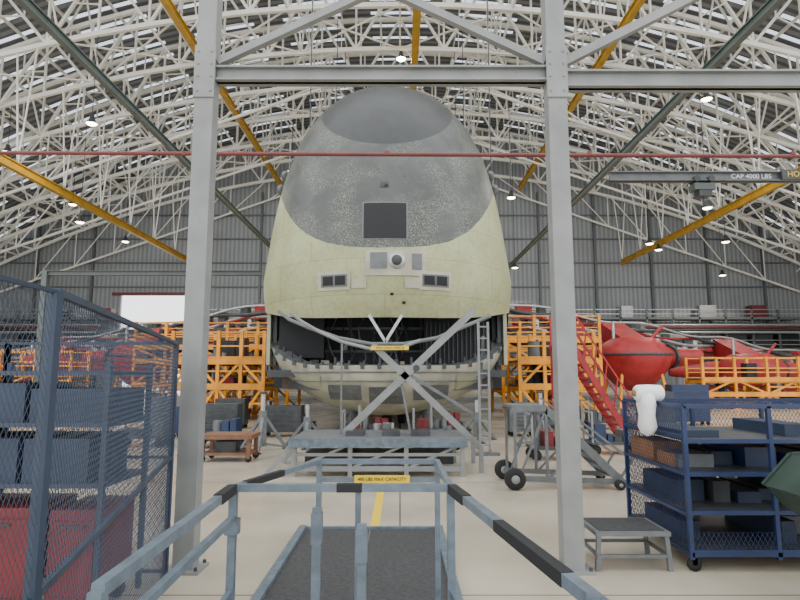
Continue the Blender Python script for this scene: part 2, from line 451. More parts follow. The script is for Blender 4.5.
for x0,x1,z0,z1,m in ((-1.9,-1.0,0.95,1.35,'midgrey'),(-0.8,0.1,0.85,1.3,'midgrey'),(0.35,1.3,0.95,1.35,'midgrey'),(-2.6,-2.1,1.3,1.6,'primer'),(1.5,2.0,1.2,1.6,'primer')):
    G=8
    vv=[];ff=[]
    for i in range(G+1):
        for j in range(3): vv.append(lobe_pt(x0+(x1-x0)*i/G,z0+(z1-z0)*j/2,0.03))
    for i in range(G):
        for j in range(2): q=i*3+j; ff.append((q,q+3,q+4,q+1))
    b.add(vv,ff,m)
for z in (1.45,1.68):
    b.path([lobe_pt(CX-2.9+5.8*i/40,z,0.0) for i in range(41)],0.025,'midgrey',6)
b.build(plane)
b=B('nose_cavity',['dark','darkgrey','midgrey','cream','silver','black','primer'])
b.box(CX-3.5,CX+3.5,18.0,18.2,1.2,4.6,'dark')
b.box(CX-3.3,CX+3.3,16.2,18.2,1.55,1.75,'darkgrey')
for i in range(10):
    x=CX-3.3+i*0.72
    b.box(x-0.03,x+0.03,17.86,18.0,1.75,4.4,'darkgrey')
for z in (2.3,3.0): b.box(CX-3.4,CX+3.4,17.84,18.0,z,z+0.07,'midgrey')
b.box(0.7,2.5,16.6,17.0,1.85,3.2,'black')
for i in range(14): b.box(0.75+i*0.125,0.78+i*0.125,16.55,16.6,1.95,3.1,'darkgrey')
b.box(-3.5,-2.2,16.8,17.1,2.1,3.3,'black')
for sx in (-1,1):
    for j in range(3):
        x=CX+sx*(3.45-0.12*j); b.box(x-0.05,x+0.05,16.9+0.3*j,17.3+0.3*j,1.9,3.7,('primer','midgrey','darkgrey')[j])
random.seed(9)
for i in range(60):
    x=random.uniform(-3.3,2.8); w=random.uniform(0.06,0.28); h=random.uniform(0.08,0.32); z=random.choice((1.75,1.75,2.37,2.37))
    yy=random.uniform(16.9,17.5) if z<1.8 else 17.6
    b.box(x,x+w,yy,yy+0.3,z,z+h,random.choice(('midgrey','darkgrey','silver','cream','black')))
for i in range(20):
    x=random.uniform(-3.2,2.6)
    pts=[(x+0.12*math.sin(t*1.3+i),17.3+0.1*math.cos(t+i),1.8+t*0.3) for t in range(6)]
    b.path(pts,0.022,random.choice(('darkgrey','midgrey','black')),6)
arc=[(-3.15,15.0,3.25),(-2.8,14.7,3.0),(-2.2,14.3,2.75),(-1.5,14.1,2.5),(-0.7,14.0,2.35),(0.1,14.0,2.35),(0.9,14.1,2.5),(1.6,14.3,2.8),(2.3,14.7,3.1)]
b.path(arc,0.05,'midgrey',8)
b.beam((-0.75,14.0,3.05),(-0.35,14.0,2.4),0.07,0.07,'silver'); b.beam((0.05,14.0,3.05),(-0.35,14.0,2.4),0.07,0.07,'silver')
b.build(plane)

def patch(b,x0,x1,z0,z1,m,off,nx=8,nz=6):
    vv=[];ff=[]
    for i in range(nx+1):
        for j in range(nz+1):
            x=x0+(x1-x0)*i/nx; z=z0+(z1-z0)*j/nz
            vv.append((x,surf(x,z,off),z))
    for i in range(nx):
        for j in range(nz): q=i*(nz+1)+j; ff.append((q,q+nz+1,q+nz+2,q+1))
    b.add(vv,ff,m)
    edge=[i*(nz+1) for i in range(nx+1)]+[nx*(nz+1)+j for j in range(1,nz+1)]+[i*(nz+1)+nz for i in range(nx-1,-1,-1)]+[j for j in range(nz-1,0,-1)]
    base=len(b.v)-len(vv)
    ev=[b.v[base+e] for e in edge]; bk=[(p[0],p[1]+off+0.02,p[2]) for p in ev]; L_=len(ev)
    b.add(ev+bk,[(k,(k+1)%L_,L_+(k+1)%L_,L_+k) for k in range(L_)],m)
b=B('nose_panels',['black','cream','midgrey','darkgrey','primer','dark','silver'])
patch(b,-0.95,0.2,4.95,5.95,'midgrey',0.012)
patch(b,-0.91,0.16,4.99,5.91,'black',0.03)
patch(b,-0.86,0.66,4.05,4.68,'cream',0.03)
patch(b,-0.74,-0.32,4.22,4.62,'midgrey',0.045)
patch(b,0.3,0.55,4.2,4.6,'midgrey',0.045)
ys_=surf(-0.08,4.4)
b.lathe((-0.08,ys_-0.02,4.42),[(0.0,-0.08),(0.09,-0.08),(0.1,-0.05),(0.19,-0.05),(0.22,0.0),(0.22,0.05)],'silver',24,'Y')
b.lathe((-0.08,ys_-0.08,4.42),[(0.0,-0.06),(0.1,-0.05),(0.13,-0.02),(0.13,0.02)],'darkgrey',16,'Y')
for cx in (-1.66,0.9):
    patch(b,cx-0.42,cx+0.42,3.72,4.18,'cream',0.025)
    patch(b,cx-0.34,cx+0.34,3.80,4.10,'midgrey',0.04)
    patch(b,cx-0.29,cx-0.03,3.84,4.06,'black',0.055); patch(b,cx+0.03,cx+0.29,3.84,4.06,'black',0.055)
for cx in (-1.02,0.3):
    patch(b,cx-0.18,cx+0.18,3.75,4.0,'cream',0.03)
for x,z in ((-0.35,6.4),(-0.2,3.6),(0.1,3.4)):
    patch(b,x-0.04,x+0.04,z-0.03,z+0.03,'black',0.04,2,2)
patch(b,-0.5,-0.28,6.35,6.5,'darkgrey',0.02,2,2)
for sx in (-1,1):
    for z in (7.3,7.75):
        x=CX+sx*hw(z)*0.985; y=surf(x,z)
        b.lathe((x,y-0.15,z),[(0.0,-0.3),(0.12,-0.2),(0.17,0.0),(0.15,0.3),(0.0,0.6)],'midgrey',14,'Y')
b.build(plane)
b=B('nose_support',['midgrey','tyre','darkgrey','silver'])
for x in (-1.35,0.75):
    b.tube((x,17,0.0),(x,17,1.0),0.12,'midgrey',12); b.tube((x,17,0.0),(x,17,0.06),0.35,'darkgrey',16)
    for k in range(3):
        t=k*2.094+0.5; b.beam((x,17,0.75),(x+0.6*math.cos(t),17+0.6*math.sin(t),0.03),0.06,0.06,'midgrey')
for x in (-0.6,-0.1):
    b.lathe((x,20,0.55),[(0.0,0),(0.5,0.02),(0.55,0.08),(0.55,0.26),(0.5,0.32),(0.0,0.34)],'tyre',24,'X')
b.build(plane)

def wing(sx):
    b=B('aircraft_wing',['wing','darkgrey','silver','redpipe','cream','red'])
    st=[(3.4,31,44,5.3,1.3),(12,35,45,4.5,1.3),(22,40,48,3.6,1.2),(38,48,53,2.0,0.8)]
    prof=[(0,0),(0.03,0.3),(0.15,0.5),(0.45,0.5),(1,0.05),(1,-0.05),(0.45,-0.35),(0.15,-0.4),(0.03,-0.25)]
    vs=[];fs=[];n=len(prof)
    for (x,y0,y1,z,t) in st:
        for u,w in prof: vs.append((CX+sx*x,y0+(y1-y0)*u,z+w*t))
    for i in range(len(st)-1):
        for k in range(n): fs.append((i*n+k,i*n+(k+1)%n,(i+1)*n+(k+1)%n,(i+1)*n+k))
    b.add(vs,fs,'wing',False)
    b.add(vs[-n:],[tuple(range(n))],'wing')
    def LE(s):
        X=3.6+33*s
        for i in range(3):
            if X<=st[i+1][0] or i==2:
                t=(X-st[i][0])/(st[i+1][0]-st[i][0]); return X,st[i][1]+(st[i+1][1]-st[i][1])*t,st[i][3]+(st[i+1][3]-st[i][3])*t
    cols=('red','darkgrey','red','silver','darkgrey','silver','red','darkgrey','silver')
    for j in range(9):
        pts=[]
        for i in range(60):
            X,Y,Z=LE(i/59)
            pts.append((CX+sx*X,Y-0.35-0.1*j,Z+0.15*math.sin(j*2+i*0.5)+0.2*j-1.2))
        b.path(pts,0.14 if j<3 else (0.11 if j%2 else 0.07),cols[j],6)
    random.seed(11)
    for i in range(90):
        X,Y,Z=LE(i/89)
        w=random.uniform(0.08,0.4); h=random.uniform(0.2,0.9); z=Z-1.1+random.uniform(0,1.0)
        b.box(CX+sx*X-w,CX+sx*X+w,Y-0.8,Y,z,z+h,random.choice(('darkgrey','darkgrey','silver','redpipe','wing','red')))
    for i in range(9):
        X,Y,Z=LE((i+0.5)/9.5); b.beam((CX+sx*X,Y+0.5,Z-0.2),(CX+sx*(X+1.2),Y-0.8,Z-1.3),0.16,0.16,'darkgrey')
    b.build()
wing(1);wing(-1)

def engine_cover(x,y,z,s):
    b=B('engine_pylon_cover',['red','darkgrey','orange','silver'])
    b.lathe((x,y,z),[(0.0,1.0*s),(0.9*s,0.95*s),(1.3*s,0.7*s),(1.6*s,0.35*s),(1.65*s,0.15*s),(1.4*s,-0.5*s),(0.85*s,-1.1*s),(0.4*s,-1.35*s),(0.0,-1.4*s)],'red',20)
    b.lathe((x,y,z),[(1.66*s,0.26*s),(1.71*s,0.2*s),(1.66*s,0.14*s)],'darkgrey',20)
    for k in range(4):
        t=k*math.pi/2+0.78; b.beam((x+1.2*s*math.cos(t),y+1.2*s*math.sin(t),z-0.6*s),(x+1.5*s*math.cos(t),y+1.5*s*math.sin(t),0),0.12,0.12,'orange')
    b.beam((x,y,z+0.6*s),(x,y+3.0,z+1.5*s),1.1*s,0.8*s,'red')
    for sx in (-1,1):
        b.tube((x+sx*1.0*s,y+0.7,z+0.1),(x+sx*3.6*s,y+1.5,z+0.2),0.55*s,'red',14,0.35*s)
        b.tube((x+sx*2.0*s,y+0.9,z+0.15),(x+sx*2.12*s,y+0.95,z+0.15),0.53*s,'darkgrey',14)
    b.tube((x-0.9*s,y-0.2,z+0.6*s),(x-0.9*s,y-0.2,z+1.7*s),0.08,'silver',8); b.tube((x+0.6*s,y-0.2,z+0.7*s),(x+1.3*s,y-0.2,z+1.5*s),0.08,'red',8)
    b.build()
engine_cover(12.0,30,2.4,1.15); engine_cover(21.6,36,1.75,1.2); engine_cover(-14.0,32,2.4,1.1); engine_cover(-22.3,37,1.9,1.1)

def dock(x0,x1,y0,y1,levels,bay=1.8,seed=1):
    random.seed(seed)
    b=B('maintenance_dock',['orange','yellow','darkgrey','red','midgrey','silver','dark'])
    nx=max(1,round((x1-x0)/bay)); X=[x0+(x1-x0)*i/nx for i in range(nx+1)]
    top=levels[-1]+1.1
    for y in (y0,y1):
        for i,x in enumerate(X): b.beam((x,y,0),(x,y,top),0.12,0.12,'orange')
        for li,z in enumerate(levels):
            b.beam((x0,y,z),(x1,y,z),0.16,0.22,'orange')
            for dz in (0.55,1.05): b.beam((x0,y,z+dz),(x1,y,z+dz),0.05,0.05,'orange')
        lv=[0]+list(levels)
        for i in range(nx):
            for j in range(len(lv)-1):
                z0,z1=lv[j],lv[j+1]
                if (i+j)%2: b.beam((X[i],y,z0),(X[i+1],y,z1),0.09,0.09,'orange')
                else: b.beam((X[i+1],y,z0),(X[i],y,z1),0.09,0.09,'orange')
                if random.random()<0.4: b.beam((X[i],y,(z0+z1)/2),(X[i+1],y,(z0+z1)/2),0.07,0.07,'orange')
    for z in levels:
        b.box(x0,x1,y0,y1,z,z+0.06,'midgrey')
        for x in X: b.beam((x,y0,z-0.1),(x,y1,z-0.1),0.1,0.12,'orange')
    for i in range(int(nx*6)):
        z=random.choice(list(levels)+[-0.06,-0.06]); x=random.uniform(x0+0.1,x1-0.9); w=random.uniform(0.15,0.8); h=random.uniform(0.2,0.85); dy=random.uniform(0.2,1.0)
        if z>0 and random.random()<0.3: b.tube((x,y0+dy,z+0.06),(x,y0+dy,z+0.06+h),w/3,random.choice(('silver','red','midgrey')),10)
        else: b.box(x,x+w,y0+dy,y0+dy+0.5,z+0.06,z+0.06+h,random.choice(('darkgrey','dark','red','dark','darkgrey')))
    b.build()
dock(4.3,7.0,21,23.2,[1.2,2.1],0.9,seed=1)
dock(4.4,8.6,25,28,[1.0,2.2,3.1],1.4,seed=2)
dock(14.6,27.0,28.2,29.8,[0.7,1.4],1.6,seed=3)
dock(24.5,36.0,42,43.5,[0.6,1.3],1.8,seed=4)
dock(-8.2,-4.9,21,23.2,[1.2,2.1],0.9,seed=5)
dock(-11.4,-4.8,25,28,[1.2,2.2,2.8],1.3,seed=6)
dock(-26.0,-15.8,28,29.6,[1.0,1.7],1.8,seed=7)

b=B('red_stair',['red'])
for y in (13.8,14.6):
    b.beam((4.1,y,2.3),(5.45,y,0.0),0.06,0.14,'red')
    b.beam((4.2,y,3.0),(5.6,y,0.8),0.035,0.035,'red')
    b.beam((4.15,y,2.7),(5.55,y,0.42),0.025,0.025,'red')
    for i in range(7):
        s=i/6; b.beam((4.1+1.35*s,y,2.3*(1-s)),(4.2+1.4*s,y,3.0*(1-s)+0.8*s),0.03,0.03,'red')
for i in range(13):
    s=(i+0.5)/13; x=4.1+1.35*s; z=2.3*(1-s); b.box(x-0.1,x+0.12,13.8,14.6,z-0.02,z+0.02,'red')
b.box(3.75,4.2,13.75,14.65,2.26,2.34,'red')
for y in (13.8,14.6): b.beam((3.8,y,0),(3.8,y,3.1),0.05,0.05,'red')
b.build()

# ---------------------------------------------------------------- steel portal frame
b=B('steel_portal_frame',['steel','darkgrey'])
for x in (-1.78,1.43):
    b.box(x-0.085,x+0.085,4.98,5.14,0,6.4,'steel')
    b.box(x-0.15,x+0.15,4.92,5.2,0,0.025,'steel')
    for sx in (-1,1):
        for sy in (-1,1): b.tube((x+sx*0.12,5.06+sy*0.11,0.02),(x+sx*0.12,5.06+sy*0.11,0.05),0.015,'darkgrey',8)
    b.box(x-0.095,x+0.095,4.965,4.98,4.1,4.6,'steel')
    for zz in (4.16,4.3,4.42,4.54):
        for sx in (-1,1): b.tube((x+sx*0.06,4.955,zz),(x+sx*0.06,4.97,zz),0.01,'steel',8)
def ibx(x0,x1,y,z0,z1,w=0.14):
    b.box(x0,x1,y-w/2,y+w/2,z0,z0+0.018,'steel'); b.box(x0,x1,y-w/2,y+w/2,z1-0.018,z1,'steel'); b.box(x0,x1,y-0.02,y+0.02,z0,z1,'steel')
ibx(-1.69,1.34,5.06,4.28,4.42)
ibx(1.52,5.6,5.06,4.22,4.38)
b.box(-6.5,6.5,5.0,5.14,6.4,6.6,'steel')
for x in (-6.4,5.7): b.box(x-0.1,x+0.1,4.98,5.14,0,6.4,'steel')
b.beam((-1.69,5.06,4.48),(1.34,5.06,6.0),0.07,0.07,'steel'); b.beam((1.34,5.06,4.48),(-1.69,5.06,6.0),0.07,0.07,'steel')
b.beam((1.52,5.06,4.48),(4.6,5.06,6.1),0.08,0.08,'steel')
b.build()
for x in (-4.95,4.95):
    b=B('overhead_monorail',['jib','darkgrey'])
    b.box(x-0.05,x+0.05,5.3,50,6.42,6.44,'jib'); b.box(x-0.05,x+0.05,5.3,50,6.54,6.56,'jib'); b.box(x-0.02,x+0.02,5.3,50,6.43,6.55,'jib')
    for y in (ys[0],ys[2],ys[3]): b.tube((x,y,6.55),(x,y,zb(x)),0.03,'darkgrey',6)
    b.build()

b=B('sprinkler_pipe',['redpipe','midgrey'])
b.tube((-7.8,8.5,4.98),(7.8,8.5,4.91),0.03,'redpipe',10)
for x in (-7.8,7.8): b.tube((x,8.5,0),(x,8.5,5.0),0.04,'redpipe',10)
for i in range(5):
    x=-6.4+3.1*i; b.tube((x,8.5,4.93),(x,8.5,4.99),0.038,'redpipe',10)
b.build()
b=B('jib_crane',['jib','darkgrey','sign','steel','midgrey'])
def hbeam(x0,x1,y,z0,z1,w=0.14,m='jib'):
    b.box(x0,x1,y-w/2,y+w/2,z0,z0+0.015,m); b.box(x0,x1,y-w/2,y+w/2,z1-0.015,z1,m); b.box(x0,x1,y-0.015,y+0.015,z0,z1,m)
hbeam(2.62,6.2,7.0,4.0,4.12,0.12,'midgrey')
b.box(6.1,6.35,6.88,7.12,0,4.9,'midgrey'); b.beam((6.2,7,4.85),(5.4,7,4.15),0.06,0.06,'midgrey')
b.box(3.64,3.9,6.92,7.08,3.88,3.96,'jib'); b.box(3.7,3.85,6.93,7.07,3.80,3.88,'darkgrey'); b.tube((3.78,7,3.80),(3.78,7,3.70),0.015,'darkgrey',8)
b.tube((3.68,6.92,4.02),(3.68,7.08,4.02),0.04,'darkgrey',12); b.tube((3.86,6.92,4.02),(3.86,7.08,4.02),0.04,'darkgrey',12)
b.box(4.72,5.15,6.90,6.93,4.0,4.12,'darkgrey')
j=b.build()
text('CAP 4000 LBS',(4.38,6.975,4.06),0.085,'white',j); text('HOIST',(4.92,6.895,4.06),0.1,'sign',j)
b=B('jib_crane',['jib','darkgrey'])
hbeam(-12.5,-4.9,20.2,5.1,5.26,0.18); b.box(-12.6,-12.42,20.1,20.3,0,5.28,'jib')
b.build()

# ---------------------------------------------------------------- guard railing round the access platform
b=B('guard_railing',['rail','black','sign','midgrey'])
def sq(p,q,w=0.034,m='rail'): b.beam(p,q,w,w,m)
def lerp(a,c,t): return tuple(a[i]+(c[i]-a[i])*t for i in range(3))
def pad(p,q,w=0.042): b.beam(p,q,w,w,'black')
H=1.07
NL,NR=(-0.79,2.85,H),(0.24,2.85,H)
EL,ER=(-0.75,1.52,H),(0.46,1.46,H)
FL,FR=(-0.50,3.7,H),(0.23,3.7,H)
sq(NL,NR); sq(NL,EL); sq(NR,ER); sq(FL,FR,0.03)
for p in (NL,NR,EL,ER): sq((p[0],p[1],0),p,0.036)
for p in (FL,FR): sq((p[0],p[1],0),p,0.032)
sq((FL[0],3.7,0.96),(FR[0],3.7,0.96),0.026)
sq(FL,NL,0.028); sq(FR,NR,0.028)
sq((FR[0],3.7,1.0),(0.55,1.6,1.0),0.02); sq((0.55,1.6,0),(0.55,1.6,1.0),0.03)
sq((NL[0],2.85,0.93),(EL[0],1.52,0.93),0.028); sq((NL[0],2.85,0.6),(EL[0],1.52,0.6),0.028)
sq((NR[0],2.85,0.6),(ER[0],1.46,0.6),0.03)
for p in (NL,NR,EL,ER,FL,FR,(0.55,1.6,0)): b.box(p[0]-0.05,p[0]+0.05,p[1]-0.05,p[1]+0.05,0,0.012,'midgrey')
pad(lerp(NL,EL,0.02),lerp(NL,EL,0.2)); pad(lerp(NR,ER,0.02),lerp(NR,ER,0.2)); pad(lerp(NR,ER,0.5),lerp(NR,ER,0.9),0.038)
pad((-0.30,2.85,H),(-0.18,2.85,H),0.038)
pad(lerp(FL,NL,0.5),lerp(FL,NL,0.9),0.032)
for x,y,z in ((-0.385,2.8,0.99),(-0.17,2.7,0.94)):
    sq((x,y,0),(x,y,z),0.04); b.box(x-0.025,x+0.025,y-0.025,y+0.025,z-0.16,z-0.02,'rail'); b.box(x-0.03,x+0.03,y-0.03,y+0.03,0,0.02,'rail')
sq((-0.2,2.87,0.0),(-0.2,2.87,H),0.026)
b.box(-0.82,-0.76,2.82,2.88,0.86,0.93,'rail')
b.box(-0.28,0.06,3.675,3.683,0.945,0.99,'sign')
rp=b.build()
text('400 LBS MAX CAPACITY',(-0.11,3.672,0.967),0.028,'black',rp)
b=B('loading_ramp',['rubber','rail','midgrey'])
b.box(-0.95,0.36,1.9,6.1,0.03,0.06,'rubber')
b.box(-1.02,-0.95,1.9,6.15,0.0,0.09,'rail'); b.box(0.36,0.43,1.9,6.15,0.0,0.09,'rail'); b.box(-0.95,0.36,6.1,6.15,0.0,0.08,'rail')
for x in (-0.30,): b.box(x-0.006,x+0.006,1.95,6.05,0.06,0.064,'midgrey')
b.build()

b=B('floor_line_marking',['sign']); b.box(-0.32,-0.22,6.3,9.0,0.0,0.003); b.build()

# ---------------------------------------------------------------- central work stand
b=B('aircraft_work_stand',['steel','midgrey','rail','sign','darkgrey','tyre'])
b.box(-1.75,1.05,9.5,11.0,0.52,0.60,'midgrey'); b.box(-1.78,1.08,9.46,9.5,0.46,0.60,'rail')
for x in (-1.7,-0.8,0.1,1.0):
    for y in (9.55,10.95): b.beam((x,y,0.0),(x,y,0.55),0.07,0.07,'steel')
for y in (9.55,10.95):
    b.beam((-1.7,y,0.12),(1.0,y,0.12),0.06,0.08,'steel'); b.beam((-1.7,y,0.34),(1.0,y,0.34),0.05,0.05,'steel')
    for a in range(3):
        x=-1.7+0.9*a; b.beam((x,y,0.12),(x+0.9,y,0.5),0.04,0.04,'steel')
b.box(-1.6,0.9,10.0,10.7,0.12,0.3,'darkgrey')
b.beam((-1.7,9.55,0.55),(-2.15,9.55,0.02),0.07,0.07,'steel'); b.beam((-1.7,10.95,0.55),(-2.15,10.95,0.02),0.07,0.07,'steel')
for y,w in ((10.05,1.0),(10.95,0.8)):
    b.beam((-0.95,y,0.62),(1.28,y,2.72),0.09*w,0.12*w,'steel')
    b.beam((-0.45,y,2.1),(1.35,y,0.40),0.09*w,0.11*w,'steel')
    b.beam((-0.3,y,1.9),(1.25,y,0.95),0.05,0.05,'midgrey')
    b.beam((0.18,y,0.62),(-0.02,y,1.7),0.04,0.04,'midgrey')
b.tube((0.28,10.0,1.72),(0.28,11.0,1.72),0.06,'darkgrey',12)
b.beam((-0.45,10.05,2.1),(-0.45,10.95,2.1),0.07,0.07,'steel'); b.beam((1.28,10.05,2.72),(1.28,10.95,2.72),0.07,0.07,'steel')
b.beam((1.35,9.9,0.0),(1.35,9.9,0.45),0.07,0.07,'steel'); b.beam((1.35,10.95,0.0),(1.35,10.95,0.45),0.07,0.07,'steel')
arc=[(-1.9,2.68),(-1.7,2.52),(-1.4,2.35),(-1.0,2.17),(-0.5,2.05),(0.0,2.06),(0.35,2.2)]
b.path([(x,10.0,z) for x,z in arc],0.03,'steel',8)
b.beam((-1.0,10.0,0.62),(-1.0,10.0,2.17),0.03,0.03,'midgrey')
b.box(-0.5,0.15,9.93,9.95,2.03,2.10,'sign')
for x in (-0.9,-0.3,0.2): b.box(x,x+0.3,9.8,10.3,0.60,0.68,'darkgrey')
ws=b.build(); text('MAX LOAD 1000 LB',(-0.17,9.925,2.065),0.055,'darkgrey',ws)

b=B('ladder',['steel','midgrey'])
for x in (1.62,1.82): b.beam((x,12.0,0.0),(x,12.0,2.7),0.045,0.06,'steel')
for i in range(11): b.beam((1.62,12.0,0.2+0.24*i),(1.82,12.0,0.2+0.24*i),0.03,0.03,'steel')
b.beam((1.72,12.0,2.4),(1.72,13.2,0.0),0.05,0.05,'midgrey'); b.box(1.45,2.0,11.9,12.1,0,0.06,'midgrey')
b.build()

b=B('mobile_step_stand',['steel','midgrey','darkgrey','tyre'])
for y in (8.5,9.2):
    b.beam((1.6,y,1.12),(2.1,y,1.12),0.05,0.07,'midgrey'); b.beam((2.1,y,1.12),(3.15,y,0.1),0.04,0.11,'midgrey')
    b.beam((1.65,y,1.12),(1.65,y,0.15),0.04,0.04,'midgrey'); b.beam((2.1,y,1.12),(1.7,y,0.15),0.03,0.03,'midgrey'); b.beam((2.1,y,1.12),(2.1,y,0.12),0.04,0.04,'midgrey')
    b.beam((1.6,y,0.15),(3.2,y,0.1),0.05,0.07,'midgrey'); b.beam((2.1,y,0.12),(2.6,y,0.62),0.03,0.03,'midgrey')
    b.beam((2.2,y,1.25),(3.3,y,0.4),0.03,0.03,'midgrey'); b.beam((3.3,y,0.4),(3.12,y,0.12),0.03,0.03,'midgrey')
b.box(1.6,2.12,8.5,9.2,1.13,1.17,'midgrey')
for i in range(6):
    x=2.25+0.16*i; z=0.97-0.16*i; b.box(x-0.06,x+0.1,8.52,9.18,z,z+0.03,'darkgrey')
for x,y in ((1.62,8.42),(1.62,9.28),(3.1,8.44),(3.1,9.26)):
    r_=0.15 if x<2 else 0.07
    b.lathe((x,y-0.05,r_),[(0,0),(r_*0.5,0.0),(r_*0.95,0.0),(r_,0.03),(r_,0.08),(r_*0.95,0.1),(0,0.1)],'tyre',20,'Y')
    b.lathe((x,y-0.056,r_),[(0,0),(r_*0.4,0.0),(r_*0.4,0.02)],'steel',12,'Y')
b.build()

b=B('wooden_workbench',['wood','darkgrey','tyre'])
b.box(-3.75,-2.75,11.0,11.7,0.42,0.5,'wood'); b.box(-3.7,-2.8,11.05,11.65,0.12,0.17,'wood')
for x in (-3.68,-2.82):
    for y in (11.07,11.63): b.beam((x,y,0.06),(x,y,0.42),0.07,0.07,'wood'); b.lathe((x,y-0.02,0.06),[(0,0),(0.06,0),(0.06,0.04),(0,0.04)],'tyre',12,'Y')
b.box(-3.5,-3.1,11.2,11.5,0.17,0.36,'darkgrey')
b.build()
def cabinet(x,y,w,h,m,n=5):
    b=B('tool_cabinet',[m,'darkgrey','tyre','steel'])
    b.box(x,x+w,y,y+0.5,0.12,h,m)
    for i in range(n):
        z=0.16+(h-0.2)*i/n; b.box(x+0.03,x+w-0.03,y-0.015,y,z,z+(h-0.2)/n-0.03,m); b.box(x+w*0.25,x+w*0.75,y-0.03,y-0.015,z+(h-0.2)/n-0.07,z+(h-0.2)/n-0.055,'darkgrey')
    for xx in (x+0.06,x+w-0.06):
        for yy in (y+0.06,y+0.42): b.lathe((xx,yy-0.02,0.06),[(0,0),(0.06,0),(0.06,0.04),(0,0.04)],'tyre',12,'Y'); b.box(xx-0.02,xx+0.02,yy-0.02,yy+0.02,0.06,0.12,'darkgrey')
    b.build()
cabinet(-4.9,14.5,0.9,0.9,'darkgrey'); cabinet(-5.9,15.2,0.8,0.8,'blue'); cabinet(-3.6,15.5,1.0,0.8,'darkgrey'); cabinet(-5.6,17.8,0.9,0.9,'darkgrey'); cabinet(3.4,17.2,0.8,0.8,'blue'); cabinet(2.9,15.6,0.7,0.7,'midgrey')
cabinet(-7.2,17.0,0.9,1.0,'midgrey'); cabinet(7.4,18.0,1.0,1.1,'darkgrey'); cabinet(8.8,19.0,1.2,1.3,'blue')
def trolley(x,y,w,d,seed):
    random.seed(seed)
    b=B('equipment_trolley',['darkgrey','midgrey','redbox','silver','tyre','sign','blue','steel'])
    b.box(x,x+w,y,y+d,0.2,0.26,'darkgrey')
    for xx in (x+0.08,x+w-0.08):
        for yy in (y+0.06,y+d-0.06): b.lathe((xx,yy-0.03,0.1),[(0,0),(0.1,0),(0.1,0.06),(0,0.06)],'tyre',14,'Y'); b.beam((xx,yy,0.1),(xx,yy,0.22),0.04,0.04,'darkgrey')
    b.beam((x,y,0.24),(x,y,0.85),0.035,0.035,'steel'); b.beam((x,y+d,0.24),(x,y+d,0.85),0.035,0.035,'steel'); b.beam((x,y,0.85),(x,y+d,0.85),0.035,0.035,'steel')
    xx=x+0.08
    while xx<x+w-0.2:
        ww=random.uniform(0.1,0.26); h=random.uniform(0.1,0.4)
        if random.random()<0.4: b.tube((xx+ww/2,y+d/2,0.26),(xx+ww/2,y+d/2,0.26+h),ww/2,random.choice(('redbox','silver','midgrey')),14)
        else: b.box(xx,xx+ww,y+0.08,y+d-0.08,0.26,0.26+h,random.choice(('midgrey','darkgrey','blue','redbox','darkgrey')))
        xx+=ww+0.03
    b.build()
for a in ((-1.2,12.2,1.3,0.6,1),(0.3,12.8,1.0,0.6,2),(2.5,11.2,0.9,0.6,3),(-4.6,13.0,1.2,0.6,4),(5.6,17.5,1.5,0.7,5),(3.9,12.0,1.1,0.6,6),(-6.4,13.2,1.1,0.6,7),(-1.0,14.4,1.0,0.6,8),(0.8,14.9,1.0,0.6,9),(-3.8,17.0,1.3,0.6,10)): trolley(*a)
def jack(x,y,h):
    b=B('tripod_jack',['midgrey','silver','darkgrey'])
    b.tube((x,y,0.1),(x,y,h*0.7),0.09,'midgrey',12); b.tube((x,y,h*0.7),(x,y,h),0.045,'silver',10); b.tube((x,y,h),(x,y,h+0.05),0.08,'darkgrey',10)
    for k in range(3):
        t=k*2.094+0.6; q=(x+0.55*math.cos(t),y+0.55*math.sin(t)); b.beam((x,y,h*0.65),(q[0],q[1],0.03),0.06,0.06,'midgrey'); b.beam((x,y,0.15),(q[0],q[1],0.05),0.04,0.04,'midgrey'); b.tube((q[0],q[1],0),(q[0],q[1],0.03),0.08,'darkgrey',10)
    b.build()
jack(-2.1,13.4,0.95); jack(-2.95,12.7,1.2); jack(1.9,14.6,1.0); jack(3.2,13.4,1.2)

# ---------------------------------------------------------------- right storage rack
b=B('wire_storage_rack',['blue','card','darkgrey','tyre','bin','midgrey'])
x0,x1,y0,y1,H=2.40,4.35,5.0,6.3,1.34
for x in (x0,3.12,3.86,x1):
    for y in (y0,y1): b.beam((x,y,0.1),(x,y,H),0.035,0.035,'blue')
for y in (y0,y1):
    for z in (0.14,H): b.beam((x0,y,z),(x1,y,z),0.035,0.035,'blue')
for x in (x0,x1):
    for z in (0.14,0.45,0.78,1.08,H): b.beam((x,y0,z),(x,y1,z),0.03,0.03,'blue')
for z in (0.16,0.47,0.78,1.05):
    b.box(x0,x1,y0+0.05,y1-0.02,z,z+0.01,'darkgrey'); b.beam((x0,y0,z),(x1,y0,z),0.03,0.035,'blue')
b.diamond((x0,y1,0.14),(x1-x0,0,0),(0,0,H-0.14),0.04,0.0015,'blue')
b.diamond((x0,y0,0.14),(0,y1-y0,0),(0,0,H-0.14),0.04,0.0015,'blue')
b.wire((x0,y0,H),(x1-x0,0,0),(0,y1-y0,0),24,14,0.0015,'blue')
b.diamond((x0,y0-0.01,0.14),(x1-x0,0,0),(0,0,0.18),0.04,0.0015,'blue')
random.seed(21)
for z,h in ((0.17,0.2),(0.48,0.2),(0.79,0.18),(1.06,0.12)):
    x=x0+0.08
    while x<x1-0.3:
        w=random.uniform(0.12,0.34); hh=h*random.uniform(0.4,0.95)
        if random.random()<0.75: b.box(x,min(x+w,x1-0.05),y0+random.uniform(0.15,0.5),y1-0.2,z,z+hh,random.choice(('bin','bin','darkgrey','midgrey','blue','bin')))
        x+=w+0.05
